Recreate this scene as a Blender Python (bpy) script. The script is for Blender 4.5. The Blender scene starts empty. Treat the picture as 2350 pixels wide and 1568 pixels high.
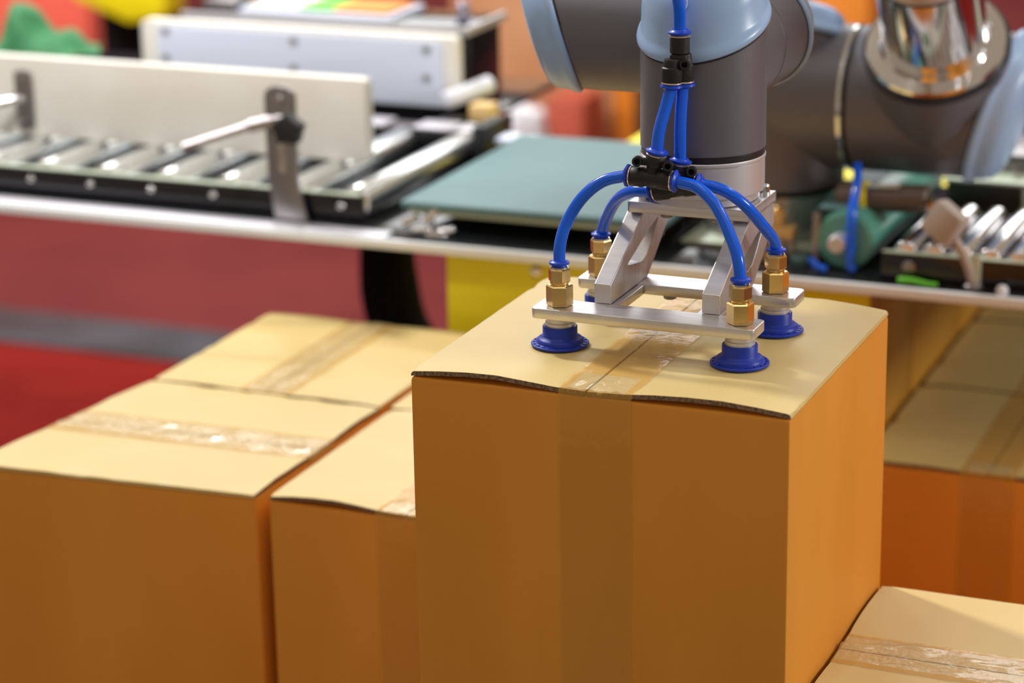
import bpy, bmesh, math, random
from mathutils import Vector, Matrix, noise
random.seed(7)
S = bpy.context.scene
C = S.collection

# ------------------------------------------------------------------ camera
YAW, PITCH, ROLL = -0.40025856, 0.30091784, -0.01684339
f = Vector((math.sin(YAW)*math.cos(PITCH), math.cos(YAW)*math.cos(PITCH), -math.sin(PITCH)))
r0 = Vector((math.cos(YAW), -math.sin(YAW), 0)); u0 = r0.cross(f)
r = math.cos(ROLL)*r0 + math.sin(ROLL)*u0; u = -math.sin(ROLL)*r0 + math.cos(ROLL)*u0
cd = bpy.data.cameras.new('camera'); cam = bpy.data.objects.new('camera', cd); C.objects.link(cam)
m = Matrix((r, u, -f)).transposed().to_4x4(); m.translation = Vector((0.63725, -1.33926, 0.47872))
cam.matrix_world = m
cd.sensor_width = 36; cd.lens = 86.37; cd.clip_start = 0.05
cd.dof.use_dof = True; cd.dof.focus_distance = 1.57; cd.dof.aperture_fstop = 5.2
S.camera = cam
# ------------------------------------------------------------------ world, lamps, exposure
w = bpy.data.worlds.new('hall'); S.world = w; w.use_nodes = True
w.node_tree.nodes['Background'].inputs[0].default_value = (1.0, 0.80, 0.58, 1)
w.node_tree.nodes['Background'].inputs[1].default_value = 0.36
S.view_settings.view_transform = 'Standard'; S.view_settings.look = 'None'
S.view_settings.gamma = 1; S.view_settings.use_curve_mapping = False
S.view_settings.exposure = 0.0
def area(name, loc, target, size, power, col=(1, 1, 1), sy=None):
    l = bpy.data.lights.new(name, 'AREA'); l.energy = power; l.color = col; l.size = size
    if sy: l.shape = 'RECTANGLE'; l.size_y = sy
    o = bpy.data.objects.new(name, l); C.objects.link(o); o.location = loc
    o.rotation_euler = (Vector(target)-Vector(loc)).to_track_quat('-Z', 'Y').to_euler()
    return o
area('hall_lamp', (-2.2, 1.45, 2.4), (0, 0.3, 0), 0.28, 88, (1, .98, .95))
area('hall_lamp', (1.9, 1.3, 2.4), (0, 0.3, 0), 0.30, 9, (1, .98, .95))
area('highlight_panel', (-1.5, 8.3, 3.2), (-1.5, 8.3, 0), 6.0, 420, (.97, .99, 1), 6.0)   # added unseen panel for highlights on rollers, tape and carton tops
for x in (-1.9, 0.0, 1.9):                        # added unseen strips, lengthwise to put streaks on the rollers
    area('roller_streak_light', (x, 2.2, 3.0), (x, 2.2, 0), 0.10, 9, (1, 1, 1), 4.0)
for i, x in enumerate((-1.2, -0.4, 0.4, 1.2)):
    for j, y in enumerate((-1.2, -0.4)):
        area('spot_lamp', (x, y, 2.4), (0, .2, 0), 0.05, 1.3, (1, .95, .88))
area('side_fill', (3.0, 0.74, 0.85), (0.2, 0.5, -0.2), 0.45, 38, (1, .98, .95))  # added fill, brightens right faces and the carton tops under the table
area('backdrop_fill', (-1.6, 2.6, 1.8), (-1.4, 3.9, -.5), 0.4, 45)  # added lamp, brightens the tan boards beyond the belt
area('backdrop_fill', (-3.4, 2.2, 1.6), (-3.3, 3.9, -.5), 0.4, 70)  # added lamp, brightens the red partition
sl = bpy.data.lights.new('board_fill_spot', 'SPOT'); sl.energy = 230; sl.spot_size = math.radians(25); sl.spot_blend = .6; sl.shadow_soft_size = .06  # added spot, brightens the white guide boards
so = bpy.data.objects.new('board_fill_spot', sl); C.objects.link(so); so.location = (-1.3, -0.9, 2.4)
so.rotation_euler = (Vector((-.72, 1.15, -.05))-Vector(so.location)).to_track_quat('-Z', 'Y').to_euler()

# ------------------------------------------------------------------ materials
def mat(name, col, rough=0.5, metal=0.0, spec=0.5, noise=None, bump=None, alpha=1.0, coat=0.0, aniso=None):
    """noise=(scale, second colour, amount); bump=(scale, strength)"""
    m = bpy.data.materials.new(name); m.use_nodes = True; nt = m.node_tree
    b = nt.nodes['Principled BSDF']
    b.inputs['Base Color'].default_value = (*col, 1); b.inputs['Roughness'].default_value = rough
    b.inputs['Metallic'].default_value = metal; b.inputs['Specular IOR Level'].default_value = spec
    b.inputs['Alpha'].default_value = alpha; b.inputs['Coat Weight'].default_value = coat
    tc = nt.nodes.new('ShaderNodeTexCoord')
    if noise:
        sc, c2, amt = noise
        n = nt.nodes.new('ShaderNodeTexNoise'); n.inputs['Scale'].default_value = sc; n.inputs['Detail'].default_value = 5
        mp = nt.nodes.new('ShaderNodeMapping'); nt.links.new(tc.outputs['Object'], mp.inputs[0])
        if aniso: mp.inputs['Scale'].default_value = aniso
        nt.links.new(mp.outputs[0], n.inputs['Vector'])
        rp = nt.nodes.new('ShaderNodeValToRGB'); rp.color_ramp.elements[0].position = .35; rp.color_ramp.elements[1].position = .65
        rp.color_ramp.elements[0].color = (*col, 1)
        rp.color_ramp.elements[1].color = (*[a+(b2-a)*amt for a, b2 in zip(col, c2)], 1)
        nt.links.new(n.outputs['Fac'], rp.inputs[0]); nt.links.new(rp.outputs[0], b.inputs['Base Color'])
    if bump:
        n = nt.nodes.new('ShaderNodeTexNoise'); n.inputs['Scale'].default_value = bump[0]; n.inputs['Detail'].default_value = 3
        nt.links.new(tc.outputs['Object'], n.inputs['Vector'])
        bp = nt.nodes.new('ShaderNodeBump'); bp.inputs['Strength'].default_value = bump[1]; bp.inputs['Distance'].default_value = 0.002
        nt.links.new(n.outputs['Fac'], bp.inputs['Height']); nt.links.new(bp.outputs[0], b.inputs['Normal'])
    return m
M = {}
M['card'] = mat('cardboard', (.76, .322, .042), .55, spec=.3, noise=(14, (.68, .275, .032), .7), bump=(900, .06), aniso=(1, 1, .25))  # carton walls: their warm shade is put into the colour
M['cardtop_lit'] = mat('cardboard_lit_flap', (.72, .56, .235), .48, spec=.5, noise=(10, (.68, .515, .205), .7), bump=(700, .05))  # same cardboard as the walls, overhead light put into the colour
M['cardedge'] = mat('corrugated_edge', (.10, .065, .045), .9, noise=(500, (.35, .22, .12), 1))
M['tape'] = mat('packing_tape', (.76, .42, .06), .14, spec=.7, alpha=.40, bump=(60, .6))
M['crumple'] = mat('wrinkled_packing_tape', (.88, .70, .38), .06, spec=1.0, alpha=.40, bump=(260, .7), coat=1.0)
M['alu'] = mat('machined_aluminium', (.74, .73, .76), .33, .85, noise=(30, (.62, .61, .66), .8), aniso=(1, 6, 1))
M['aluflat'] = mat('anodised_aluminium', (.62, .61, .66), .42, .6)
M['steel'] = mat('brushed_steel', (.30, .28, .285), .35, .9, noise=(25, (.3, .28, .29), 1))
M['chrome'] = mat('polished_metal', (.78, .78, .80), .13, 1.0)
M['mirror'] = mat('polished_flange_metal', (.82, .81, .83), .10, 1.0)
M['roller'] = mat('zinc_roller', (.86, .89, .89), .27, 1.0, noise=(12, (.74, .78, .78), .6))
M['brass'] = mat('brass', (.80, .60, .28), .24, 1.0, noise=(60, (.66, .46, .18), .6))
M['blue'] = mat('blue_polyurethane', (.0, .12, .88), .17, spec=.5)
M['bluecollar'] = mat('blue_collar', (.005, .06, .62), .35)
M['cup'] = mat('blue_rubber', (.008, .035, .42), .42, spec=.4)
M['black'] = mat('black_plastic', (.012, .013, .016), .5, spec=.4, bump=(600, .1))
M['blackgloss'] = mat('black_gloss', (.008, .008, .011), .12)
M['blacksoft'] = mat('black_cloth', (.008, .007, .008), .85, spec=.1)
M['darkrim'] = mat('dark_rubber', (.01, .01, .013), .4)
M['robot'] = mat('grey_robot_paint', (.150, .150, .180), .42, .35, bump=(1500, .04))
M['cap'] = mat('light_blue_cap', (.33, .50, .80), .30, spec=.5)
M['white'] = mat('white_plastic_board', (.84, .83, .79), .45, noise=(9, (.72, .68, .60), .5))
M['whitecool'] = mat('bluish_white_plate', (.66, .72, .88), .5)
M['pinkmetal'] = mat('pale_sleeve_metal', (.75, .62, .60), .25, .8)
M['brown'] = mat('brown_cylinder_body', (.13, .10, .085), .4, .3)
M['belt'] = mat('teal_belt', (.10, .20, .215), .5, spec=.35, noise=(6, (.09, .18, .195), 1))
M['belt2'] = mat('deep_teal_belt', (.10, .33, .27), .28)
M['table'] = mat('glossy_dark_tabletop', (.02, .022, .026), .10, spec=.6)
M['edge'] = mat('white_edge_trim', (.74, .78, .82), .3, spec=.5)
M['yellow'] = mat('yellow_paint', (.90, .79, .006), .45, noise=(5, (.84, .73, .01), .6))
M['side'] = mat('panel_carton_reflection', (.50, .24, .03), .3)  # reflection of the cartons in the glossy side, put into the colour
M['red'] = mat('red_carpet', (.17, .011, .008), .95, spec=.05, noise=(2.5, (.11, .006, .005), 1), bump=(300, .3))
M['hallfloor'] = mat('grey_hall_floor', (.24, .20, .17), .7)
M['dullred'] = mat('dull_red_carpet', (.145, .027, .026), .95, spec=.05, noise=(3, (.115, .021, .021), 1), bump=(300, .3))  # duller red than the nearer carpet
M['redpanel'] = mat('bright_red_panel', (.88, .14, .09), .6)
M['grey'] = mat('grey_strip', (.018, .018, .022), .6, spec=.3, noise=(6, (.045, .045, .058), 1))
M['green'] = mat('green_cloth', (.06, .35, .13), .6, noise=(9, (.16, .5, .25), 1))
M['lime'] = mat('lime_plastic', (.12, .50, .03), .5)
M['cream'] = mat('cream_block', (.72, .50, .20), .5)
M['tan'] = mat('tan_board', (.60, .33, .17), .7, noise=(3, (.50, .22, .10), 1))
M['orange'] = mat('orange_board', (.75, .24, .02), .6)
M['brickred'] = mat('rust_red_board', (.42, .075, .04), .7)
M['beige'] = mat('beige_plastic', (.42, .36, .33), .5)
M['olive'] = mat('dark_olive_panel', (.05, .045, .03), .2)
M['palegreen'] = mat('pale_green_edge', (.50, .58, .46), .35)
M['bag'] = mat('white_plastic_film', (.75, .77, .85), .3, bump=(30, 1))
M['wall'] = mat('dark_red_wall', (.10, .03, .03), .8, noise=(1.2, (.03, .02, .03), 1))
M['hose_dark'] = mat('dark_duct', (.006, .006, .008), .8, spec=.1)
M['purple'] = mat('lilac_metal', (.45, .42, .55), .25, .7)

# ------------------------------------------------------------------ mesh helpers (world coordinates; part() makes them local)
def bx(bm, lo, hi, bev=0.0, seg=2):
    t = bmesh.new(); bmesh.ops.create_cube(t, size=1)
    for v in t.verts:
        v.co = Vector([(lo[i]+hi[i])/2 + v.co[i]*(hi[i]-lo[i]) for i in range(3)])
    if bev: bmesh.ops.bevel(t, geom=t.edges[:], offset=bev, segments=seg, affect='EDGES', profile=.5)
    me = bpy.data.meshes.new('t'); t.to_mesh(me); t.free(); bm.from_mesh(me); bpy.data.meshes.remove(me)
    return bm
def box(lo, hi, bev=0.0, seg=2): return bx(bmesh.new(), lo, hi, bev, seg)
def basis(d):
    return Vector(d).normalized().to_track_quat('Z', 'Y').to_matrix()
def lathe(bm, base, axis, prof, n=40, rot=0.0):
    """prof: list of (radius, distance along the axis)"""
    base = Vector(base); B = basis(axis); rings = []
    for (rr, h) in prof:
        if rr < 1e-6: rings.append([bm.verts.new(base + B @ Vector((0, 0, h)))]); continue
        rings.append([bm.verts.new(base + B @ Vector((rr*math.cos(2*math.pi*k/n+rot), rr*math.sin(2*math.pi*k/n+rot), h))) for k in range(n)])
    for a, b in zip(rings, rings[1:]):
        for k in range(n):
            k2 = (k+1) % n
            if len(a) == 1 and len(b) == 1: continue
            if len(a) == 1: bm.faces.new((a[0], b[k2], b[k]))
            elif len(b) == 1: bm.faces.new((a[k], a[k2], b[0]))
            else: bm.faces.new((a[k], a[k2], b[k2], b[k]))
    for g in (rings[0], rings[-1]):
        if len(g) > 2:
            try: bm.faces.new(g)
            except ValueError: pass
    return bm
def cyl(bm, a, b, rad, n=24, ch=0.0):
    a = Vector(a); b = Vector(b); L = (b-a).length; ch = min(ch, L/3)
    pr = [(rad, 0), (rad, L)] if not ch else [(rad-ch, 0), (rad, ch), (rad, L-ch), (rad-ch, L)]
    return lathe(bm, a, b-a, pr, n)
def catmull(pts, k=8):
    P = [Vector(p) for p in pts]; P = [2*P[0]-P[1]] + P + [2*P[-1]-P[-2]]; out = []
    for i in range(1, len(P)-2):
        for j in range(k):
            t = j/k; a, b, c, d = P[i-1:i+3]
            out.append(.5*((2*b)+(c-a)*t+(2*a-5*b+4*c-d)*t*t+(3*b-a-3*c+d)*t**3))
    out.append(P[-2]); return out
def tube(bm, pts, rad, n=20, k=8, smooth=True):
    Q = catmull(pts, k) if smooth else [Vector(p) for p in pts]
    rings = []; up = None
    for i, p in enumerate(Q):
        d = (Q[min(i+1, len(Q)-1)]-Q[max(i-1, 0)]).normalized()
        if up is None: up = d.orthogonal().normalized()
        up = (up - d*up.dot(d)).normalized(); s = d.cross(up)
        rr = rad(i/(len(Q)-1)) if callable(rad) else rad
        rings.append([bm.verts.new(p + rr*(math.cos(2*math.pi*j/n)*up + math.sin(2*math.pi*j/n)*s)) for j in range(n)])
    for a, b in zip(rings, rings[1:]):
        for j in range(n): bm.faces.new((a[j], a[(j+1) % n], b[(j+1) % n], b[j]))
    bm.faces.new(rings[0]); bm.faces.new(rings[-1]); return bm
def prism(bm, outline, axis, lo, hi, bev=0.0):
    """outline: 2D points in the two remaining axes, extruded along axis 'x','y' or 'z'"""
    t = bmesh.new()
    def mk(p, h):
        return {'x': (h, p[0], p[1]), 'y': (p[0], h, p[1]), 'z': (p[0], p[1], h)}[axis]
    a = [t.verts.new(mk(p, lo)) for p in outline]; b = [t.verts.new(mk(p, hi)) for p in outline]; n = len(a)
    t.faces.new(a); t.faces.new(b)
    for k in range(n): t.faces.new((a[k], a[(k+1) % n], b[(k+1) % n], b[k]))
    bmesh.ops.recalc_face_normals(t, faces=t.faces[:])
    if bev: bmesh.ops.bevel(t, geom=t.edges[:], offset=bev, segments=2, affect='EDGES', profile=.5)
    me = bpy.data.meshes.new('t'); t.to_mesh(me); t.free(); bm.from_mesh(me); bpy.data.meshes.remove(me)
    return bm
def wloc(o):
    v = Vector((0, 0, 0))
    while o is not None: v += o.location; o = o.parent
    return v
WARP = [None]
def part(name, bm, m, parent=None, label=None, smooth=40, kind=None, origin=None):
    if m == 'alu': smooth = 20
    bmesh.ops.recalc_face_normals(bm, faces=bm.faces[:])
    me = bpy.data.meshes.new(name)
    o = bpy.data.objects.new(name, me); C.objects.link(o)
    off = Vector((0, 0, 0))
    if parent is not None: o.parent = parent; off = wloc(parent)
    elif origin is not None: o.location = origin; off = Vector(origin)
    for v in bm.verts:
        if WARP[0]: v.co = WARP[0](v.co)
        v.co -= off
    bm.to_mesh(me); bm.free()
    mats = m if isinstance(m, (list, tuple)) else [m]
    for q in mats: me.materials.append(M[q])
    if smooth:
        me.shade_smooth(); me.set_sharp_from_angle(angle=math.radians(smooth))
    if label: o['label'] = label
    if kind: o['kind'] = kind
    return o
def thing(name, label, cat, loc, group=None):
    o = bpy.data.objects.new(name, None); C.objects.link(o); o.location = loc
    o.empty_display_size = .02; o['label'] = label; o['category'] = cat
    if group: o['group'] = group
    return o
def tag(o, label, cat, group=None):
    o['label'] = label; o['category'] = cat
    if group: o['group'] = group
    return o
def copy_child(ch, parent, d=(0, 0, 0)):
    c = ch.copy(); C.objects.link(c); c.parent = parent; c.location = ch.location + Vector(d)
    for g in ch.children: copy_child(g, c)
    return c
B0 = bmesh.new

# ------------------------------------------------------------------ setting
FZ = -0.95
part('floor', box((-9, -4, FZ-.05), (6, 0.9, FZ)), 'hallfloor', kind='structure')
part('floor', box((-9, 0.9, FZ-.05), (6, 2.56, FZ)), 'red', kind='structure')
part('trim_1', box((-9, 2.555, FZ-.03), (6, 2.75, FZ+.006), .002), 'grey', kind='structure')
part('floor', box((-9, 2.745, FZ-.05), (6, 9.0, FZ+.002)), 'dullred', kind='structure')
part('wall_back', box((-9, 8.0, FZ), (6, 8.1, 1.6)), 'wall', kind='structure')

# ------------------------------------------------------------------ cartons
def carton(x0, x1, y0, y1, zt, h, along, label, hang=.06, seed=0, seamoff=0.0, lift=.0022, crumple=(0, 1), sidehang=None, group='taped cardboard cartons'):
    """along: direction of the flap seam and tape, 'x' or 'y'"""
    rnd = random.Random(seed)
    t = thing('carton', label, 'box', ((x0+x1)/2, (y0+y1)/2, zt-h), group)
    # body: four walls, bevelled vertical edges
    b = B0(); bx(b, (x0, y0, zt-h), (x1, y1, zt-.0035), .0022)
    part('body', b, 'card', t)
    # two flaps; the free edges along the seam and at the two ends
    th = .003
    def flap(a0, a1, free_hi):
        nb, na = 26, 6; bm = B0(); top = []; bot = []
        for i in range(nb+1):
            s = i/nb; ra = []; rb = []
            edge = min(s, 1-s)
            for j in range(na+1):
                q = j/na; a = a0+(a1-a0)*q
                d = q if free_hi else 1-q
                endlift = lift*max(0, 1-edge/.12)**2*math.sin(math.pi*min(1, d*1.15)) if edge < .12 else 0
                z = zt + endlift*.6 + rnd.uniform(-.00012, .00012)
                if along == 'y': lo, hi = y0+.0012, y1-.0012
                else: lo, hi = x0+.0012, x1-.0012
                wob = rnd.uniform(-.0005, .0005) if i in (0, nb) else 0
                bb = lo+(hi-lo)*s + wob
                p = (a, bb, z) if along == 'y' else (bb, a, z)
                ra.append(bm.verts.new(p)); rb.append(bm.verts.new((p[0], p[1], p[2]-th)))
            top.append(ra); bot.append(rb)
        for i in range(nb):
            for j in range(na):
                bm.faces.new((top[i][j], top[i+1][j], top[i+1][j+1], top[i][j+1]))
                bm.faces.new((bot[i][j], bot[i][j+1], bot[i+1][j+1], bot[i+1][j]))
        def side(r1, r2, mi):
            for k in range(len(r1)-1):
                fc = bm.faces.new((r1[k], r1[k+1], r2[k+1], r2[k])); fc.material_index = mi
        side(top[0], bot[0], 1); side(top[-1], bot[-1], 1)
        colT0 = [q[0] for q in top]; colB0 = [q[0] for q in bot]; colT1 = [q[-1] for q in top]; colB1 = [q[-1] for q in bot]
        side(colT0, colB0, 1 if not free_hi else 0); side(colT1, colB1, 1 if free_hi else 0)
        es = [e for e in bm.edges if all(v in (colT0 if free_hi else colT1) for v in e.verts)]
        bmesh.ops.bevel(bm, geom=es, offset=.0024, segments=3, affect='EDGES', profile=.5)
        part('flap', bm, ['cardtop_lit', 'cardedge'], t, smooth=50)
    if along == 'y':
        mid = (x0+x1)/2+seamoff; flap(x0, mid-.0008, True); flap(mid+.0008, x1, False)
    else:
        mid = (y0+y1)/2+seamoff; flap(y0, mid-.0008, True); flap(mid+.0008, y1, False)
    # tape: up the front, over the seam, down the back
    if along == 'y': tc_ = (x0+x1)/2; e0, e1 = y0, y1
    else: tc_ = (y0+y1)/2; e0, e1 = x0, x1
    hw = .024
    hz = hang
    prof = [(e0-.0006, zt-hz)] + [(e0-.0006, zt-hz*k/5) for k in (4, 3, 2, 1)] + [(e0-.0008, zt-.003), (e0+.001, zt+.0009)]
    NT = 64 if crumple[1] > .05 and group == 'taped cardboard cartons' else 16
    prof += [(e0+(e1-e0)*k/NT, zt+.0009) for k in range(1, NT)]
    prof += [(e1-.001, zt+.0009), (e1+.0008, zt-.003), (e1+.0006, zt-.05)]
    bm = B0(); rows = []; NC = 20 if NT == 64 else 6
    def crum(e): return crumple[0] <= (e-e0)/(e1-e0) <= crumple[1]
    for (e, z) in prof:
        row = []
        for j in range(NC+1):
            q = j/NC
            c = tc_ - hw + 2*hw*q + (rnd.uniform(-.0006, .0006) if j in (0, NC) else 0)
            zz = z
            if z > zt and crum(e):
                nn = noise.noise(Vector((c*170, e*45, seed*3.1))) + .6*noise.noise(Vector((c*420, e*150, seed*1.7)))
                zz += .0021*max(0, nn+.12)*min(1, 6*q, 6*(1-q))
            row.append(bm.verts.new((c, e, zz) if along == 'y' else (e, c, zz)))
        rows.append(row)
    for ri, (ra, rb) in enumerate(zip(rows, rows[1:])):
        for j in range(NC):
            fc = bm.faces.new((ra[j], ra[j+1], rb[j+1], rb[j]))
            if prof[ri][1] > zt and crum(prof[ri][0]) and 1 < j < NC-2: fc.material_index = 1
    part('packing_tape', bm, ['tape', 'crumple'], t, smooth=60, label='clear glossy packing tape')
    return t
H = .30
main = carton(0, .25, 0, .2345, 0, H, 'y', 'tall cardboard carton held under the four blue suction cups', hang=.26, seed=1, seamoff=-.006, lift=.006, crumple=(-.04, .14))
def skew(c):      # this carton stands slightly askew: its front is a little wider than its back
    q = max(0, min(1, (.459-c.y)/.2245)); p_ = max(0, min(1, (-.2475-c.x)/.226))
    return Vector((c.x - .0290*q*p_, c.y - .0150*q*p_, c.z))
WARP[0] = skew
carton(-.4735, -.2475, .2345, .4590, -.2, H, 'x', 'cream-lit carton at the left edge, its tape running left to right', seed=2, crumple=(0, 1))
WARP[0] = None
carton(-.2365, -.0030, .2345, .4570, -.2, H, 'y', 'low carton between gripped carton and left edge carton, with dark open front flap edge', seed=3, lift=.007, crumple=(-.04, .1), hang=.26)
carton(-.4735, -.2500, .4605, .6830, -.2, H, 'y', 'back left carton before the red floor, wrinkled tape running away from viewer', seed=4, crumple=(0, 1))
carton(-.2400, -.0030, .4605, .6830, -.2, H, 'y', 'mostly hidden carton behind the gripped one, only a sliver of top beside its left edge', seed=5)
carton(.2520, .5000, .0020, .2300, -.2, H, 'x', 'low carton in the bottom right corner with shiny wrinkled tape', seed=6, crumple=(0, 1), lift=.004)
carton(.402, .620, .330, .555, .4035, H, 'x', 'top carton of the added unseen pile shading the right side', seed=9)  # out-of-view pile added to shade the dark-fronted carton behind
carton(.402, .620, .330, .555, .1, .30, 'x', 'middle carton of the added unseen pile shading the right side', seed=7)
carton(.402, .620, .330, .555, -.2035, .2965, 'x', 'lower carton of the added unseen pile shading the right side', seed=8)
# lower layer that carries the visible ones and the added pile
WHERE = ['left edge carton', 'low carton with the dark open flap edge', 'back left carton', 'hidden sliver carton', 'bottom right corner carton', 'gripped carton', 'added unseen pile shading the right side']
for i, (a, b, c, d) in enumerate([(-.4735, -.2475, .2345, .459), (-.2365, -.003, .2345, .457), (-.4735, -.25, .4605, .683), (-.24, -.003, .4605, .683), (.252, .5, .002, .23), (.0, .25, .0, .2345), (.402, .62, .33, .555)]):
    carton(a, b, c, d, -.5035, .2965, 'y', 'lower layer carton directly beneath the '+WHERE[i], seed=20+i, group='cartons of the lower layer')
p = thing('pallet', 'wooden pallet under the stacked cartons', 'pallet', (0, .34, FZ))
for k in range(7): part('slat', box((-.50, .0+k*.098, -.82), (.60, .08+k*.098, -.8), .002), 'card', p)
for k in range(3): part('bearer', box((-.48+k*.46, 0, FZ), (-.40+k*.46, .67, -.82), .002), 'card', p)
# cartons on the right, behind, beside the yellow cabinet
carton(.1175, .345, .688, .915, -.28, H, 'y', 'shadowed carton with dark front, behind the gripped carton on the right', seed=31, crumple=(0, .1), hang=.2)
carton(.1175, .345, .918, 1.15, -.28, H, 'y', 'carton under the tabletop directly behind the dark-fronted carton', seed=32)
carton(.1175, .345, 1.153, 1.38, -.28, H, 'y', 'rearmost carton under the tabletop on the right', seed=34)
carton(.100, .345, 1.40, 1.62, -.16, H, 'x', 'lighter carton at the very back under the right tabletop', seed=36)
carton(.100, .345, 1.40, 1.62, -.4635, .4865, 'x', 'carton on the floor at the very back of the shadowed row', seed=37, group='cartons of the lower layer')
carton(.1175, .345, 1.02, 1.38, -.5835, .3665, 'y', 'rear carton on the floor under the shadowed row', seed=35, group='cartons of the lower layer')
carton(.1175, .345, .688, 1.0, -.5835, .3665, 'y', 'carton on the floor under the dark-fronted carton', seed=33, group='cartons of the lower layer')

# ------------------------------------------------------------------ table, cabinet
t = thing('work_table', 'long glossy dark machine table with a white front edge', 'table', (-.3, 1.1, FZ))
part('tabletop', box((-2.3, .707, -.129), (.42, 1.085, -.121), .001), 'table', t)
part('tabletop', box((-2.3, 1.086, -.129), (-.405, 1.155, -.121), .001), 'table', t)
part('tabletop', box((-2.3, 1.156, -.129), (-.487, 1.475, -.121), .001), 'table', t)
part('tabletop', box((.10, 1.086, -.129), (.42, 1.475, -.121), .001), 'table', t)
part('edge_trim', box((-2.3, .699, -.130), (.42, .7065, -.1205), .0015), 'edge', t)
part('front_strip', box((-2.3, .7070, -.1209), (-.36, .7300, -.1200), .0003), 'aluflat', t)
for x in (-2.25, .36):
    part('leg', box((x, 1.42, FZ), (x+.05, 1.47, -.13), .003), 'steel', t)
t = thing('machine_cabinet', 'yellow painted cabinet under the tabletop, behind the gripped carton', 'cabinet', (-.1, .9, FZ))
part('front_panel', box((-.302, .722, FZ), (.112, .728, -.1305), .002), 'yellow', t)
part('side_panel', box((.109, .729, FZ), (.1125, .888, -.1305), .001), 'side', t)
part('side_panel', box((.109, .893, FZ), (.1125, 1.10, -.1305), .001), 'side', t)
part('side_panel', box((.109, 1.105, FZ), (.1125, 1.39, -.1305), .001), 'side', t)
part('frame', box((-.300, .7285, FZ), (.108, 1.39, -.131), .001), 'yellow', t)
b = B0(); lathe(b, (-.2084, .7215, -.1443), (0, -1, 0), [(.006, 0), (.0058, .002), (.003, .0042), (0, .0045)], 20)
part('bolt', b, 'chrome', t)
# black duct behind the cabinet
b = B0(); tube(b, [(-.553, 1.12, -.1315), (-.5565, 1.12, -.21), (-.557, 1.12, -.28), (-.549, 1.12, -.335), (-.529, 1.12, -.380), (-.515, 1.12, -.44), (-.52, 1.12, -.60), (-.53, 1.12, FZ+.002)],
               lambda s: .0235+.011*min(1, s*3), 20)
tag(part('cable_duct', b, 'hose_dark', origin=(-.53, 1.12, FZ)), 'black flexible duct hanging under the table left of the yellow cabinet', 'duct')

# ------------------------------------------------------------------ roller conveyor (left)
def plate_round(bm, x0, x1, y0, y1, z0, z1, rr):
    pts = []
    for (cx, cz, a0) in ((x1-rr, z0+rr, -90), (x1-rr, z1-rr, 0), (x0+rr, z1-rr, 90), (x0+rr, z0+rr, 180)):
        for k in range(5):
            a = math.radians(a0+k*22.5); pts.append((cx+rr*math.cos(a), cz+rr*math.sin(a)))
    return prism(bm, pts, 'y', y0, y1, .0004)
t = thing('roller_conveyor', 'roller conveyor with polished metal rollers on the left of the table', 'conveyor', (-.8, .9, -.121))
part('side_plate', plate_round(B0(), -1.35, -.402, .748, .752, -.1209, -.0935, .006), 'blackgloss', t)
part('side_rail', box((-1.35, .7465, -.0935), (-.405, .7545, -.0918), .0005), 'palegreen', t)
part('side_plate', box((-1.35, 1.022, -.1209), (-.385, 1.026, -.088), .001), 'blackgloss', t)
part('end_plate', box((-.395, 1.0, -.1209), (-.380, 1.06, -.075), .002), 'black', t)
b = B0(); bx(b, (-1.35, 1.03, -.1), (-.39, 1.075, -.092), .001)
part('rear_rail', b, 'steel', t)
for x in (-.56, -.48, -.43):
    part('rail_pad', box((x, 1.032, -.0918), (x+.045, 1.07, -.0875), .001), 'aluflat', t)
first = None
for i in range(11):
    x = -.412-.0713*i
    b = B0(); z = -.1015; rr = .0155
    lathe(b, (x, .7535, z), (0, 1, 0), [(rr*.75, 0), (rr*.96, .0008), (rr, .002), (rr, .262), (rr*.96, .2635), (rr*.7, .265)], 28)
    o = part('roller', b, 'roller', t) if first is None else None
    if first is None: first = o
    else:
        b.free(); copy_child(first, t, (-.0713*i, 0, 0))
    if first is o:
        b = B0(); lathe(b, (x-.013, .7478, -.105), (0, -1, 0), [(.0048, 0), (.0046, .0015), (.0025, .0035), (0, .0037)], 16); bolt = part('bolt', b, 'chrome', t)
    else: copy_child(bolt, t, (-.0713*i, 0, 0))

def board(bm, x0, x1, y0, y1, z0, z1, rr=.006): return plate_round(bm, x0, x1, y0, y1, z0, z1, rr)
t = thing('guide_board', 'near off-white guide board standing over the rollers', 'board', (-.9, .86, -.0875))
part('panel', board(B0(), -1.4, -.4465, .853, .869, -.0857, -.0005), 'white', t)
g = thing('guide_board', 'rear white guide board with a bluish plate and six bolts', 'board', (-.67, 1.14, -.0872))
part('panel', board(B0(), -.876, -.4715, 1.135, 1.152, -.0872, -.0075, .008), 'white', g)
part('bolted_plate', board(B0(), -.8520, -.4880, 1.1315, 1.1348, -.0865, -.0125, .003), 'whitecool', g)
for x, z in ((-.8411, -.0192), (-.8422, -.0507), (-.6730, -.0218), (-.6741, -.0531), (-.5060, -.0225), (-.5066, -.0546)):
    b = B0(); lathe(b, (x, 1.1313, z), (0, -1, 0), [(.0045, 0), (.0043, .002), (.0015, .002), (0, .001)], 14); part('bolt', b, 'steel', g)

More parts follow.
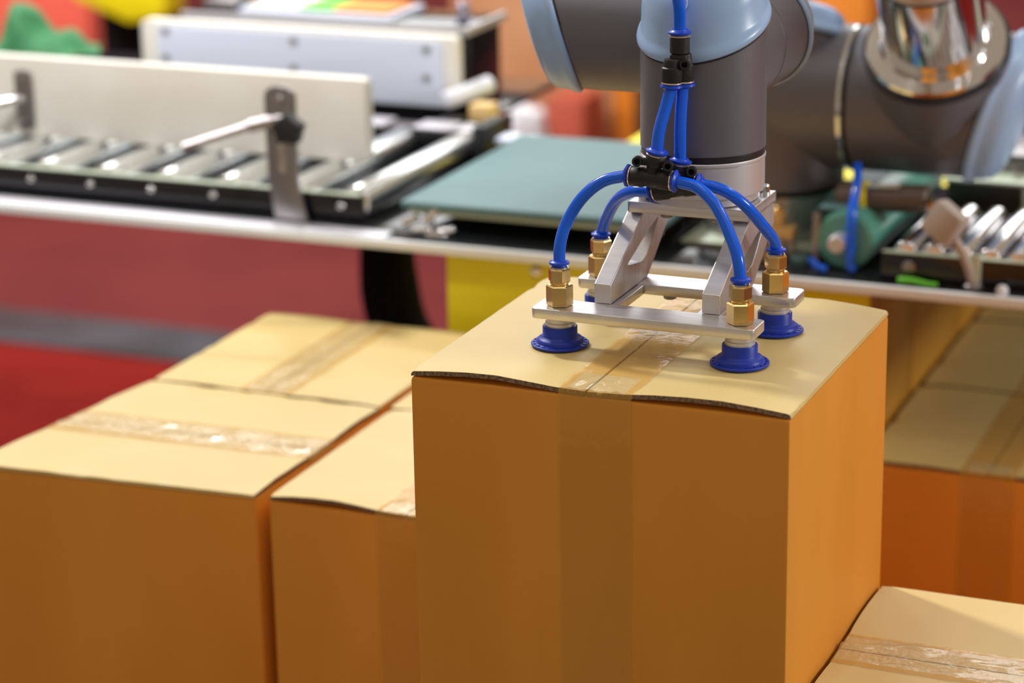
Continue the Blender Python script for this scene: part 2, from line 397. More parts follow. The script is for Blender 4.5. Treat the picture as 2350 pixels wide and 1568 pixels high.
# bracket post with clamp, rod and star knob
t = thing('guide_bracket', 'slotted steel post with rod and black star knob before the near guide board', 'bracket', (-.475, .73, -.121))
pts = [(-.4905, -.1208), (-.4545, -.1208), (-.4600, -.100), (-.4640, -.083), (-.4645, -.040), (-.4640, -.01)]
for k in range(7):
    a = math.radians(k*30); pts.append((-.4805+.0165*math.cos(a), .004+.010*math.sin(a)))
pts += [(-.4970, -.02), (-.4965, -.075), (-.4930, -.100)]
part('post', prism(B0(), pts, 'y', .733, .738, .0005), 'steel', t)
part('slot', plate_round(B0(), -.4835, -.4765, .7322, .7332, -.072, -.028, .0035), 'chrome', t)
b = B0(); lathe(b, (-.4790, .7325, .001), (0, -1, 0), [(.004, 0), (.0037, .002), (.0, .0025)], 16); part('bolt', b, 'chrome', t)
b = B0(); cyl(b, (-.5716, .70, -.0466), (-.506, .728, -.0245), .0042, 16, .0008); part('rod', b, 'steel', t)
b = B0(); cyl(b, (-.512, .7255, -.0265), (-.470, .742, -.0165), .0065, 16, .001); part('clamp', b, 'steel', t)
b = B0()
star = []
for k in range(10):
    a = 2*math.pi*k/10+.3; rr = .0165 if k % 2 == 0 else .0125
    star.append((-.4605+rr*math.cos(a), -.0235+rr*math.sin(a)))
prism(b, star, 'y', .705, .722, .002); cyl(b, (-.4605, .7215, -.0235), (-.4605, .734, -.0235), .006, 12)
part('star_knob', b, 'black', t)
t = thing('guide_bracket', 'dark slotted clamp plate at the left edge on the near guide board', 'bracket', (-.853, .85, -.045))
part('clamp_plate', plate_round(B0(), -.8625, -.8420, .848, .8525, -.0785, -.0145, .006), 'steel', t)
for z in (-.022, -.070):
    b = B0(); lathe(b, (-.8523, .8478, z), (0, -1, 0), [(.003, 0), (.0028, .0015), (0, .002)], 14); part('bolt', b, 'chrome', t)
b = B0(); cyl(b, (-.945, .80, -.060), (-.853, .848, -.045), .004, 14, .0008); part('rod', b, 'chrome', t)

# ------------------------------------------------------------------ belt conveyor with teal belt
t = thing('belt_conveyor', 'flat belt conveyor with a pale teal belt behind the suction gripper', 'conveyor', (-.23, .88, -.121))
part('belt', box((-.352, .728, -.096), (-.085, 1.04, -.088), .0035, 3), 'belt', t)
part('side_frame', box((-.345, .735, -.102), (-.09, .742, -.0965), .001), 'palegreen', t)
part('base_frame', box((-.33, .80, -.1208), (-.10, 1.0, -.0965), .002), 'blackgloss', t)
part('belt_guide', box((-.374, 1.012, -.096), (-.354, 1.045, -.0885), .003), 'whitecool', t)
t = thing('pipe_clamp', 'small metal pipe clamp with wing screws on the dark table under the teal belt', 'clamp', (-.33, .735, -.121))
for k, (x, y, z, dx, dz) in enumerate([(-.350, .728, -.112, .016, .008), (-.338, .725, -.116, .018, .002), (-.326, .728, -.108, .012, .014), (-.312, .727, -.116, .016, .003), (-.322, .722, -.118, .020, .0)]):
    b = B0(); cyl(b, (x, y, z), (x+dx, y+.004, z+dz), .0042, 12, .001); part('screw', b, 'chrome', t)
part('block', box((-.342, .724, -.1208), (-.305, .738, -.114), .002), 'steel', t)
b = B0(); lathe(b, (-.318, .73, -.098), (0, 0, 1), [(0, -.0045), (.0035, -.003), (.0045, 0), (.0035, .003), (0, .0045)], 14); part('wing_knob', b, 'chrome', t)
b = B0(); cyl(b, (-.318, .73, -.116), (-.318, .73, -.100), .0015, 10); part('pin', b, 'steel', t)

# teal drum of the infeed belt on the right
t = thing('belt_conveyor', 'short infeed belt with a deep teal drum right of the robot base', 'conveyor', (.09, .85, -.121))
b = B0(); lathe(b, (.084, .740, -.0930), (0, 1, 0), [(.0245, 0), (.0265, .001), (.027, .003), (.027, .262), (.0265, .264), (.024, .265)], 40)
part('drum', b, 'belt2', t)
b = B0(); lathe(b, (.084, .7400, -.0930), (0, -1, 0), [(.0240, 0), (.0235, .0015), (0, .0015)], 32); part('drum_end', b, 'belt2', t)
b = B0(); lathe(b, (.080, .7384, -.0930), (0, -1, 0), [(.0085, 0), (.0085, .014), (.0070, .017), (0, .017)], 24); part('drum_hub', b, 'aluflat', t)
part('belt', box((.057, .745, -.0675), (.084, .99, -.0650), .001), 'belt', t)
part('side_frame', box((.053, .7405, -.1208), (.060, .752, -.070), .001), 'steel', t)

# right roller conveyor
t = thing('roller_conveyor', 'black-sided roller conveyor at the right edge with bright rollers', 'conveyor', (.3, .8, -.121))
part('side_plate', plate_round(B0(), .122, .41, .722, .727, -.1208, -.0955, .004), 'blackgloss', t)
part('side_rail', box((.122, .7215, -.0955), (.41, .7285, -.0942), .0005), 'palegreen', t)
b0 = None
for i in range(9):
    x = .141+.0250*i
    if b0 is None:
        b = B0(); lathe(b, (x, .7290, -.096), (0, 1, 0), [(.008, 0), (.0095, .001), (.010, .002), (.010, .150), (.008, .152)], 24)
        b0 = part('roller', b, 'mirror', t)
    else: copy_child(b0, t, (.0250*i, 0, 0))
b = B0(); lathe(b, (.147, .7215, -.107), (0, -1, 0), [(.0062, 0), (.006, .002), (.003, .004), (0, .0045)], 18); part('bolt', b, 'steel', t)
part('frame_post', box((.2015, .7185, -.1208), (.211, .7215, -.090), .001), 'palegreen', t)
part('rear_plate', box((.122, .882, -.1208), (.41, .887, -.0955), .001), 'blackgloss', t)
b = B0(); lathe(b, (.232, .712, -.121), (0, 0, 1), [(.005, 0), (.0055, .003), (.004, .007), (0, .0085)], 16)
tag(part('knob', b, 'bag', origin=(.232, .712, -.121)), 'tiny white knob on the table at the right edge', 'knob')
t = thing('guard_box', 'dark glossy guard box with pale rim behind the right rollers', 'box', (.25, .98, -.121))
part('housing', box((.127, .95, -.1208), (.40, 1.10, -.083), .001), 'olive', t)
part('rim', box((.125, .946, -.083), (.40, 1.10, -.079), .0015), 'palegreen', t)
part('corner_post', box((.2005, .9455, -.1208), (.2045, .9495, -.0832), .001), 'palegreen', t)
part('lid_panel', box((.15, .99, -.0789), (.40, 1.09, -.062), .002), 'steel', t)
b = B0(); cyl(b, (.1895, .965, -.0755), (.190, .985, -.0755), .0035, 12, .001); part('latch', b, 'chrome', t)
tag(part('tray', box((.205, 1.16, -.1208), (.50, 1.25, -.05), .003), 'palegreen', origin=(.35, 1.2, -.1208)), 'pale green block at the far right edge behind the guard box', 'tray')
b = B0(); tube(b, [(.140, .713, -.1175), (.152, .712, -.1165), (.166, .7125, -.1185), (.175, .713, -.1185)], lambda s: .0035-.0015*s, 10)
tag(part('tie_strap', b, 'lime'), 'bright green strap lying on the table edge at right', 'strap')

# sensor head on a stalk
t = thing('sensor_head', 'beige sensor block tilted on a bent stalk before the right rollers', 'sensor', (.204, .722, -.121))
b = B0(); bx(b, (-.0155, -.010, -.0155), (.0155, .010, .0155), .003)
bmesh.ops.rotate(b, verts=b.verts[:], cent=(0, 0, 0), matrix=Matrix.Rotation(math.radians(32), 3, 'Y') @ Matrix.Rotation(math.radians(-18), 3, 'Z'))
bmesh.ops.translate(b, verts=b.verts[:], vec=(.1795, .715, -.0625))
part('sensor_block', b, 'beige', t)
b = B0(); tube(b, [(.188, .715, -.076), (.195, .716, -.088), (.2015, .719, -.105), (.2045, .722, -.1205)], .0042, 12); part('stalk', b, 'beige', t)
b = B0(); cyl(b, (.2045, .722, -.1208), (.2045, .722, -.1165), .009, 18, .001); part('foot', b, 'steel', t)
# small air cylinder with yellow band
t = thing('air_cylinder', 'brown horizontal air cylinder with a yellow band under the robot arm', 'cylinder', (.11, .78, -.06))
b = B0(); cyl(b, (.067, .78, -.0645), (.090, .78, -.0625), .0150, 24, .001); part('end_block', b, 'brown', t)
b = B0(); cyl(b, (.088, .78, -.0627), (.094, .78, -.0622), .0152, 24, .0005); part('band', b, 'yellow', t)
b = B0(); cyl(b, (.094, .78, -.0622), (.149, .78, -.0585), .0128, 24, .001); part('barrel', b, 'brown', t)
b = B0(); cyl(b, (.095, .771, -.0490), (.125, .771, -.0470), .0022, 12); part('tie_rod', b, 'chrome', t)
b = B0(); cyl(b, (.149, .78, -.0585), (.157, .76, -.0600), .004, 12); part('piston_rod', b, 'brass', t)
b = B0(); tube(b, [(0.0828, 0.78, -0.0329), (0.088, 0.76, -0.0421), (0.0915, 0.733, -0.0655), (0.0913, 0.729, -0.0926), (0.0916, 0.728, -0.1104), (0.0947, 0.728, -0.117)], .0040, 12)
tag(part('air_line', b, 'blue'), 'thin blue air line hanging down behind the air cylinder', 'hose')
b = B0(); tube(b, [(.0560, .724, -.108), (.063, .722, -.114), (.072, .722, -.1168)], .0035, 10)
tag(part('air_line', b, 'blue'), 'short blue air line lying by the hub of the teal drum', 'hose')

# ------------------------------------------------------------------ robot
def joint(bm_parent, base, axis, rad, L, k=(0, 0), capH=.03, names=True, neck=None, band=True, upmix=.5, label=None, rimdark=True):
    """housing with an obliquely cut end closed by a light blue cap. local z = axis"""
    base = Vector(base); Bm = basis(axis); n = 56
    def zr(x, y): return L + k[0]*x + k[1]*y
    def ring(bm, fn): return [bm.verts.new(base + Bm @ fn(2*math.pi*i/n)) for i in range(n)]
    def skin(bm, rings):
        for a, b in zip(rings, rings[1:]):
            for i in range(n): bm.faces.new((a[i], a[(i+1) % n], b[(i+1) % n], b[i]))
    bm = B0()
    rg = [ring(bm, lambda a: Vector((rad*.97*math.cos(a), rad*.97*math.sin(a), 0))),
          ring(bm, lambda a: Vector((rad*math.cos(a), rad*math.sin(a), .0012)))]
    rg.append(ring(bm, lambda a: Vector((rad*math.cos(a), rad*math.sin(a), zr(rad*math.cos(a), rad*math.sin(a))-.0012))))
    skin(bm, rg); bm.faces.new(rg[0]); bm.faces.new(rg[-1])
    hs = part('joint_housing', bm, 'robot', bm_parent)
    nrm = Vector((-k[0], -k[1], 1)).normalized(); up = (nrm*(1-upmix)+Vector((0, 0, 1))*upmix).normalized()
    bm = B0()
    def cr(s, h): return ring(bm, lambda a: Vector((s*rad*math.cos(a), s*rad*math.sin(a), L + s*(k[0]*rad*math.cos(a)+k[1]*rad*math.sin(a)))) + up*h)
    q = capH
    rg = [cr(1.0, -.0012), cr(1.03, -.0010), cr(1.055, .0006), cr(1.06, .0025), cr(1.045, .0048), cr(1.01, .0066), cr(.985, .009), cr(.97, q*.5), cr(.93, q*.72), cr(.84, q*.88), cr(.68, q*.96), cr(.4, q), cr(.05, q)]
    skin(bm, rg); bm.faces.new(rg[0]); bm.faces.new(rg[-1])
    part('cap', bm, 'cap', hs, smooth=60, label='light blue plastic end cap')
    bm = B0(); rg = [cr(.98, -.0030), cr(1.008, -.0028), cr(1.008, -.0010), cr(.98, -.0008)]; skin(bm, rg); part('seal', bm, 'darkrim', hs)
    return hs
def ringpart(parent, name, c, axis, r_, h, m, n=56, ch=.0006):
    c = Vector(c); ax = Vector(axis).normalized()
    b = B0(); lathe(b, c, ax, [(r_-ch, 0), (r_, ch), (r_, h-ch), (r_-ch, h)], n); return part(name, b, m, parent)

RB = thing('industrial_robot', 'grey and light blue jointed robot arm reaching over the cartons', 'robot', (-.017, .85, -.095))
VX, VY, VR = .1329, .1847, .0417
iz = basis((0, 0, 1)).inverted()
# wrist 3 (vertical, front)
kv = iz @ Vector((.07, .38, 0))
hs = joint(RB, (VX, VY, .1167), (0, 0, 1), VR, .0800, k=(kv.x, kv.y), capH=.045, upmix=.9)
ringpart(hs, 'seal', (VX, VY, .1128), (0, 0, 1), VR-.0006, .0041, 'darkrim')
ringpart(hs, 'flange_lip', (VX, VY, .1103), (0, 0, 1), VR+.0002, .0026, 'aluflat')
ringpart(RB, 'tool_flange', (VX, VY, .0883), (0, 0, 1), VR-.0004, .0222, 'aluflat', ch=.0010)
ringpart(RB, 'flange_foot', (VX, VY, .0824), (0, 0, 1), VR-.0045, .0060, 'aluflat')
cfront = Vector((VX-.003, VY-VR*.962, .2175))
b = B0(); lathe(b, cfront, (0, -1, .35), [(.0055, 0), (.0052, .0014), (.0042, .0014), (.0038, -.001), (0, -.001)], 20); part('screw_boss', b, 'cap', hs)
b = B0(); lathe(b, cfront, (0, -1, .35), [(.0030, -.001), (.0028, .0014), (0, .0016)], 16); part('screw', b, 'chrome', hs)
# wrist 2 (axis away from the viewer)
ZC = .1772
b = B0(); cyl(b, (VX, VY, ZC), (VX, .2325, ZC), VR, 56); part('neck', b, 'robot', RB)
ringpart(RB, 'seam_ring', (VX, .2320, ZC), (0, 1, 0), VR+.0004, .0010, 'steel')
q = basis((0, 1, 0)).inverted() @ Vector((0, 0, 1))      # world up in the local frame
hs2 = joint(RB, (VX, .2332, ZC), (0, 1, 0), VR, .056, k=(q.x*-.25, q.y*-.25), capH=.03)
# wrist 1 (axis left-right)
ql = basis((-1, 0, 0)).inverted()
kv = ql @ Vector((0, .37, .33))
HY = .2542
hs3 = joint(RB, (VX-.02, HY, ZC), (-1, 0, 0), VR, .1070, k=(kv.x, kv.y), capH=.023)
# shoulder
AX, AY = -.017, .85; AR = .067
b = B0(); lathe(b, (AX, AY, -.115), (0, 0, 1), [(.060, 0), (.062, .002), (.062, .043), (.060, .045)], 48); part('base', b, 'alu', RB, label='pale metal base cylinder')
ringpart(RB, 'seal', (AX, AY, -.0722), (0, 0, 1), AR-.001, .0055, 'darkrim')
joint(RB, (AX, AY, -.067), (0, 0, 1), AR, .136, k=(0, .35), capH=.03, upmix=.8)
b = B0(); cyl(b, (AX, AY, .015), (.060, AY, .015), AR, 56); part('neck', b, 'robot', RB)
ringpart(RB, 'seam_ring', (.060, AY, .015), (1, 0, 0), AR+.0010, .0045, 'chrome')
ringpart(RB, 'seal', (.0645, AY, .015), (1, 0, 0), AR-.0003, .004, 'darkrim')
qr = basis((1, 0, 0)).inverted(); kr = qr @ Vector((0, 0, .30))
joint(RB, (.068, AY, .015), (1, 0, 0), AR, .1215, k=(kr.x, kr.y), capH=.03)
d = Vector((.03, -.62, .785)).normalized(); bc = Vector((.144, AY, .015))
b = B0(); cyl(b, bc, bc+d*.073, .0655, 56); part('elbow_boss', b, 'robot', RB)
ringpart(RB, 'seal', bc+d*.073, d, .0655, .007, 'darkrim')
b = B0(); lathe(b, bc+d*.080, d, [(.062, 0), (.0625, .001), (.0615, .004), (.050, .0065), (.0475, .010)], 64); part('flange', b, 'mirror', RB, label='polished metal flange')
b = B0(); lathe(b, bc+d*.088, d, [(.0465, 0), (.0465, .090)], 64); part('collar_tube', b, 'mirror', RB, label='polished metal tube')
ringpart(RB, 'seal', bc+d*.178, d, .0462, .003, 'darkrim')
EL = bc+d*.46
b = B0(); lathe(b, bc+d*.181, d, [(.0463, 0), (.0463, .245)], 64); part('upper_arm', b, 'aluflat', RB)
joint(RB, EL+Vector((.06, 0, 0)), (-1, 0, 0), .055, .13, k=(.1, .1), capH=.03)
NB = Vector((.065, HY, ZC)); nd = (EL+Vector((-.07, 0, -.03))-NB).normalized()
b = B0(); cyl(b, NB, NB+nd*.09, .0405, 40); part('neck', b, 'robot', RB)
b = B0(); cyl(b, NB+nd*.0905, EL+Vector((-.07, 0, -.03)), .034, 40); part('forearm', b, 'aluflat', RB)
# pedestal under the base
t = thing('robot_pedestal', 'cream and yellow block pedestal under the robot base', 'pedestal', (AX, .83, -.121))
part('mount_plate', box((-.084, .775, -.1185), (.052, .93, -.1152), .001), 'palegreen', t)
part('foot_block', box((-.08, .78, -.1208), (.048, .92, -.1186), .0005), 'steel', t)
t = thing('valve_block', 'cream valve block with grey posts before the robot base', 'valve', (.01, .745, -.121))
part('block', box((-.010, .748, -.1000), (.032, .765, -.0885), .0015), 'cream', t)
part('block', box((-.005, .750, -.0884), (.022, .765, -.0760), .0015), 'cream', t)
part('block', box((-.030, .748, -.1208), (.008, .765, -.0985), .0015), 'cream', t)
for x in (.014, .022, .030): part('post', box((x-.003, .750, -.1208), (x+.003, .757, -.1003), .0008), 'steel', t)
b = B0(); cyl(b, (.017, .755, -.076), (.017, .755, -.070), .005, 16, .001); part('knob', b, 'brass', t)
b = B0(); cyl(b, (.040, .748, -.1206), (.040, .748, -.113), .009, 18, .001)
tag(part('foot_pad', b, 'belt', origin=(.04, .748, -.1206)), 'small pale teal foot pad on the table beside the grey posts', 'pad')

# ------------------------------------------------------------------ vacuum gripper
G = thing('vacuum_gripper', 'aluminium vacuum gripper frame with blue hoses standing on the tall carton', 'gripper', (.1310, .1225, .0005))
def slab(x0, x1, y0, y1, z0, z1, rr, bev=.0006):
    pts = []
    for (cx, cy, a0) in ((x1-rr, y0+rr, -90), (x1-rr, y1-rr, 0), (x0+rr, y1-rr, 90), (x0+rr, y0+rr, 180)):
        for k in range(6):
            a = math.radians(a0+k*18); pts.append((cx+rr*math.cos(a), cy+rr*math.sin(a)))
    return prism(B0(), pts, 'z', z0, z1, bev)
ZP = .0275
part('cross_bar', slab(.0535, .2045, .0715, .0975, ZP-.0068, ZP, .004), 'alu', G)
part('cross_bar', slab(.0560, .2085, .1480, .1740, ZP-.0068, ZP, .004), 'alu', G)
for x in (.0885, .1580): part('foot_bar', slab(x, x+.016, .0976, .1479, ZP-.0066, ZP-.0004, .001), 'alu', G)
tp = part('top_plate', slab(.0905, .1750, .1550, .2155, .0745, .0820, .0006), 'alu', G)
HOLE = [(.1285, .0460), (.1720, .0600), (.1900, .0640), (.1760, .0500), (.1665, .0430), (.1580, .0405), (.1320, .0445)]
def strut(x0, x1):
    # outline in (y, z), with a window
    out = [(.0965, ZP+.0001), (.0965, ZP+.013), (.1600, .0744), (.2140, .0744), (.2140, .0600), (.1700, ZP+.0015), (.1680, ZP+.0001)]
    hole = HOLE
    bm = B0(); A = []
    for X in (x0, x1):
        A.append(([bm.verts.new((X, *p_)) for p_ in out], [bm.verts.new((X, *p_)) for p_ in hole]))
    for g in (0, 1):
        a, b_ = A[0][g], A[1][g]; n = len(a)
        for k in range(n): bm.faces.new((a[k], a[(k+1) % n], b_[(k+1) % n], b_[k]))
    for s in (0, 1):
        es = []
        for g in (0, 1):
            vs = A[s][g]
            for k in range(len(vs)): es.append(bm.edges.get((vs[k], vs[(k+1) % len(vs)])))
        bmesh.ops.triangle_fill(bm, edges=es, use_beauty=True)
    bmesh.ops.recalc_face_normals(bm, faces=bm.faces[:])
    sharp = [e for e in bm.edges if len(e.link_faces) == 2 and e.calc_face_angle() > .5]
    bmesh.ops.bevel(bm, geom=sharp, offset=.0006, segments=2, affect='EDGES', profile=.5)
    return bm
part('strut', strut(.0885, .1000), 'alu', G)
part('strut', strut(.1620, .1740), 'alu', G)
for (x, y) in ((.1145, .1650), (.1500, .1650)):
    b = B0(); cyl(b, (x, y, .0708), (x, y, .0746), .0042, 18, .0006); part('bolt', b, 'steel', G)
for (x, y) in ((.0985, .1640), (.1690, .2080)):
    b = B0(); lathe(b, (x, y, .0819), (0, 0, 1), [(.0036, 0), (.0036, .0048), (.0032, .0052), (.0018, .0052), (.0018, .003), (0, .003)], 20); part('bolt', b, 'chrome', G)
for (x, y) in ((.120, .156),):
    b = B0(); cyl(b, (x, y, .0172), (x, y, .0208), .0045, 18, .0006); part('bolt', b, 'steel', G)
cups = [(.0690, .0845), (.1915, .0845), (.0690, .1610), (.1915, .1610)]
def cup_at(x, y):
    b = B0()
    lathe(b, (x, y, .0006), (0, 0, 1), [(.0150, .0), (.0184, .0), (.0190, .0006), (.0190, .0015), (.0184, .0020), (.0165, .0019), (.0156, .0023), (.0153, .0040), (.0140, .0052), (.0117, .0062), (.0114, .0068), (.0114, .0128), (.0110, .0134), (.0098, .0134)], 56)
    c = part('suction_cup', b, 'cup', G, label='blue rubber suction cup')
    b = B0()
    for k in range(20):
        a = 2*math.pi*k/20
        t_ = bmesh.new(); bmesh.ops.create_cube(t_, size=1)
        for v in t_.verts: v.co = Vector((v.co.x*.0016+.0170, v.co.y*.0022, v.co.z*.0008+.0026))
        bmesh.ops.rotate(t_, verts=t_.verts[:], cent=(0, 0, 0), matrix=Matrix.Rotation(a, 3, 'Z'))
        bmesh.ops.translate(t_, verts=t_.verts[:], vec=(x, y, 0))
        me = bpy.data.meshes.new('t'); t_.to_mesh(me); t_.free(); b.from_mesh(me); bpy.data.meshes.remove(me)
    part('grip_ribs', b, 'cup', c)
    b = B0(); lathe(b, (x, y, .0132), (0, 0, 1), [(.0096, 0), (.0096, .0032), (.0088, .0036), (.0088, .0078)], 40); part('socket', b, 'aluflat', c)
    # brass push-in fitting
    b = B0(); z = ZP
    lathe(b, (x, y, z), (0, 0, 1), [(.0078, 0), (.0088, .0006), (.0088, .0132), (.0078, .0140)], 6, rot=.35)
    hx = part('hex_fitting', b, 'brass', G, smooth=20, label='brass hex fitting')
    b = B0(); lathe(b, (x, y, z+.014), (0, 0, 1), [(.0058, 0), (.0062, .0012), (.0060, .0020)], 24); part('neck', b, 'brass', hx)
    b = B0(); lathe(b, (x, y, z+.016), (0, 0, 1), [(.0066, 0), (.0074, .0008), (.0074, .0082), (.0066, .0092)], 6, rot=.1); part('upper_hex', b, 'brass', hx, smooth=20)
    b = B0(); lathe(b, (x, y, z+.0250), (0, 0, 1), [(.0060, 0), (.0060, .0012), (.0052, .0016)], 24); part('sleeve', b, 'chrome', hx)
    b = B0(); lathe(b, (x, y, z+.0266), (0, 0, 1), [(.0048, 0), (.0050, .0010), (.0066, .0014), (.0066, .0026), (.0050, .0032), (.0046, .0036)], 32); part('release_collar', b, 'bluecollar', hx)
for (x, y) in cups: cup_at(x, y)

def collar(parent, p, dirv):
    d = Vector(dirv).normalized(); p = Vector(p)
    b = B0(); lathe(b, p, d, [(.0066, 0), (.0067, .0008), (.0060, .0014)], 28); part('sleeve', b, 'pinkmetal', parent)
    b = B0(); lathe(b, p+d*.0013, d, [(.0050, 0), (.0072, .0006), (.0074, .0018), (.0056, .0026), (.0050, .0034)], 32); part('release_collar', b, 'bluecollar', parent)
def ear(parent, p, back):
    p = Vector(p); n = (Vector((.637, -1.34, .479))*0 + Vector((.25, -.95, .12))).normalized()
    b = B0(); lathe(b, p-n*.0035, n, [(.0033, 0), (.0034, .0006), (.0034, .0066), (.0031, .0072), (.0019, .0072), (.0018, .0010), (0, .001)], 24)
    d = Vector(back)-p; cyl(b, p-n*.001, p-n*.001+d, .0024, 10)
    part('ear', b, 'black', parent)
def tee(a, bq, stem_end, name='tee_fitting'):
    a = Vector(a); bq = Vector(bq); c = (a+bq)/2; ax = (bq-a).normalized(); L = (bq-a).length
    b = B0(); lathe(b, a, ax, [(.0060, 0), (.0065, .0006), (.0065, L*.30), (.0058, L*.34), (.0058, L*.66), (.0065, L*.70), (.0065, L-.0006), (.0060, L)], 32)
    s = Vector(stem_end); sd = (s-c).normalized(); SL = (s-c).length
    lathe(b, c, sd, [(.0046, 0), (.0046, SL*.48), (.0060, SL*.56), (.0064, SL*.6), (.0064, SL-.0006), (.0060, SL)], 32)
    o = part(name, b, 'black', G, label='black plastic tee fitting')
    collar(o, a, -ax); collar(o, bq, ax); collar(o, s, sd)
    w_ = .0105
    m_ = c+sd*.0105
    ear(o, m_-ax*w_+sd*.0008+Vector((0, -.004, 0)), m_-ax*.002); ear(o, m_+ax*w_+Vector((0, -.004, 0)), m_+ax*.002)
    return o
tee((.1095, .110, .1109), (.1365, .110, .1098), (.1262, .1103, .1255))
tee((.1210, .1240, .0985), (.1495, .1225, .1050), (.1374, .1245, .1170))
def hose(pts, lab='blue air hose'):
    b = B0(); tube(b, pts, .0039, 20, 8); return part('air_hose', b, 'blue', G)
hose([(.1070, .110, .1110), (.0905, .1080, .1062), (.0785, .1015, .0957), (.0708, .0940, .0808), (.0688, .0870, .0678), (.0690, .0845, .0540)])
hose([(.1392, .110, .1096), (.1545, .1080, .1072), (.1686, .1015, .0987), (.1800, .0940, .0843), (.1885, .0870, .0698), (.1915, .0845, .0540)])
hose([(.1183, .1243, .0980), (.1024, .1300, .0953), (.0873, .1420, .0853), (.0753, .1550, .0693), (.0698, .1605, .0575), (.0690, .1610, .0540)])
hose([(.1520, .1224, .1056), (.1669, .1240, .1026), (.1791, .1310, .0922), (.1872, .1440, .0764), (.1910, .1570, .0635), (.1915, .1610, .0545)])
hose([(.1264, .1103, .1265), (.1275, .1125, .1412), (.1303, .1180, .1573), (.1326, .1215, .1700)])
hose([(.1374, .1246, .1180), (.1372, .1255, .1450), (.1380, .1280, .1700)])
hose([(.1357, .1280, .2000), (.1356, .1280, .2080), (.1353, .1270, .2203), (.1321, .1260, .2368), (.1208, .1200, .2646), (.09, .12, .30)])
# Y splitter
b = B0()
lathe(b, (.1357, .1280, .1885), (0, 0, 1), [(.0052, 0), (.0064, .001), (.0064, .0105), (.0058, .0112)], 28)
lathe(b, (.1326, .1215, .1712), (.02, .03, 1), [(.0063, 0), (.0068, .0008), (.0068, .0092), (.0058, .0100), (.0056, .0135), (.0050, .0148)], 28)
lathe(b, (.1382, .1290, .1712), (-.01, 0, 1), [(.0060, 0), (.0064, .0008), (.0064, .0100), (.0055, .0110), (.0053, .0150), (.0048, .0175)], 28)
bx(b, (.1305, .1220, .1815), (.1418, .1320, .1890), .0015)
y_ = part('splitter_fitting', b, 'black', G, label='black Y-shaped splitter fitting')
collar(y_, (.1357, .1280, .1997), (0, 0, 1)); collar(y_, (.1326, .1215, .1713), (-.02, -.03, -1)); collar(y_, (.1382, .1290, .1713), (0, 0, -1))
ear(y_, (.1410, .1225, .1830), (.1390, .1290, .1830))

# ------------------------------------------------------------------ background machine and things
t = thing('label_machine', 'dark machine with a grey top slab behind the rear guide board', 'machine', (-.6, 1.35, -.121))
part('housing', box((-.83, 1.215, -.1208), (-.492, 1.31, -.018), .002), 'blackgloss', t)
part('top_slab', box((-.86, 1.206, -.018), (-.491, 1.315, -.010), .0015), 'blackgloss', t)
part('edge_trim', box((-.86, 1.200, -.018), (-.485, 1.2055, -.008), .001), 'aluflat', t)
part('edge_trim', box((-.4905, 1.206, -.018), (-.485, 1.315, -.008), .001), 'aluflat', t)
part('clamp_bar', box((-.84, 1.22, -.0098), (-.80, 1.26, .004), .001), 'steel', t)
b = B0(); cyl(b, (-.512, 1.25, -.0099), (-.512, 1.25, .012), .008, 20, .001); part('pin', b, 'purple', t)
b = B0(); cyl(b, (-.885, 1.24, -.1208), (-.885, 1.24, .06), .004, 12); b.free()
t = thing('label_sheet', 'white tray with green, yellow and orange strip on the machine top', 'sheet', (-.66, 1.35, -.009))
part('tray', box((-.79, 1.215, -.0098), (-.590, 1.312, -.0040), .001), 'whitecool', t)
for k, (x0_, x1_, mm) in enumerate(((-.785, -.715, 'white'), (-.715, -.67, 'lime'), (-.67, -.60, 'orange'))):
    part('colour_strip', box((x0_, 1.228, -.0039), (x1_, 1.305, .000), .0005), mm, t)
# white roll and wooden block at the end of the roller frame
b = B0(); cyl(b, (-.470, 1.10, -.072), (-.440, 1.16, -.062), .010, 20, .003)
tag(part('film_roll', b, 'bag'), 'white film roll lying beside the rear guide board end', 'roll')
tag(part('wood_block', box((-.438, 1.09, -.0915), (-.412, 1.115, -.072), .002), 'cream', origin=(-.425, 1.1, -.0915)), 'small cream block beside the white film roll', 'block')
tag(part('support_box', box((-.48, 1.085, -.1208), (-.410, 1.15, -.092), .002), 'blackgloss', origin=(-.44, 1.12, -.1208)), 'dark low box under the white film roll', 'box')

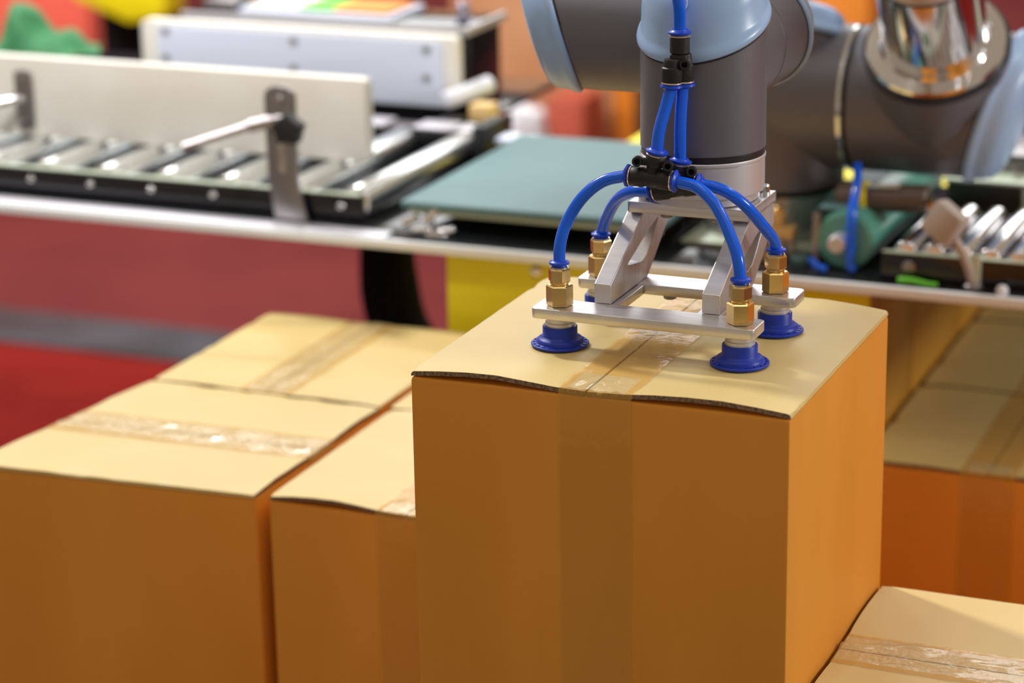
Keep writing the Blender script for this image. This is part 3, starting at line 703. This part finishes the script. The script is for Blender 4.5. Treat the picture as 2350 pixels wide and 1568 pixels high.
tag(part('floor_panel', box((-4.4, 3.90, FZ), (-2.72, 3.96, .2), .004), 'redpanel', origin=(-3.4, 3.9, FZ)), 'bright red partition panel behind the left guide boards', 'partition')
b = B0()
nx, ny = 14, 10; V = []
for i in range(nx+1):
    row = []
    for j in range(ny+1):
        a = i/nx; q = j/ny
        x = -1.275+.150*a; hgt = (.066*math.exp(-((a-.32)/.17)**2) + .030*math.exp(-((a-.72)/.2)**2))
        row.append(b.verts.new((x+.01*math.sin(9*q+3*a), 1.37+.09*q, -.1135+.95*math.sin(math.pi*min(q, .98))**.6*hgt+.004*math.sin(14*a+7*q))))
    V.append(row)
for i in range(nx):
    for j in range(ny): b.faces.new((V[i][j], V[i+1][j], V[i+1][j+1], V[i][j+1]))
r_ = bmesh.ops.solidify(b, geom=b.faces[:], thickness=.004)
tag(part('cloth', b, 'green', smooth=80), 'crumpled green cloth heaped behind the near guide board', 'cloth')
t = thing('display_case', 'black case with a slanted yellow lid beyond the rear guide board', 'case', (-2.5, 3.8, FZ))
part('body', box((-2.57, 3.72, FZ), (-2.42, 3.86, -.45), .004), 'blacksoft', t)
b = B0(); prism(b, [(-2.60, -.36), (-2.575, -.455), (-2.43, -.505), (-2.335, -.490), (-2.31, -.36)], 'y', 3.62, 3.715, .003); part('lid', b, 'yellow', t)

# tan boards beyond the belt
t = thing('storage_rack', 'tall tan board stand in the blurred background beyond the teal belt', 'stand', (-1.4, 3.9, FZ))
for k, (x0_, x1_, mm) in enumerate(((-1.72, -1.45, 'tan'), (-1.448, -1.316, 'tan'), (-1.314, -1.262, 'orange'), (-1.260, -1.00, 'olive'))):
    part('panel', box((x0_, 3.9, FZ), (x1_, 3.95, .3), .004), mm, t)
tag(part('crate', box((-1.56, 3.64, FZ), (-1.425, 3.82, -.7705), .006), 'tan', origin=(-1.49, 3.7, FZ)), 'low tan crate under the white plastic bag', 'crate')
tag(part('crate', box((-1.41, 3.72, FZ), (-1.32, 3.86, -.64), .006), 'brickred', origin=(-1.36, 3.8, FZ)), 'rust red crate before the tan stand beyond the teal belt', 'crate')
b = B0(); bmesh.ops.create_icosphere(b, subdivisions=4, radius=1)
for v in b.verts:
    n_ = v.co.normalized(); s_ = 1+.22*math.sin(5*n_.x+2)*math.sin(6*n_.y)+.14*math.sin(11*n_.z+3*n_.x)
    v.co = Vector((-1.465+n_.x*.050*s_, 3.72+n_.y*.05*s_, -.715+max(-.055, n_.z*.055*s_)))
tag(part('plastic_bag', b, 'bag', smooth=80), 'crumpled white plastic bag on a low tan crate beyond the teal belt', 'bag')
tag(part('orange_carton', box((-.82, 3.8, FZ), (-.69, 3.95, -.1), .004), 'orange', origin=(-.75, 3.9, FZ)), 'orange carton behind the robot shoulder at the top', 'box')
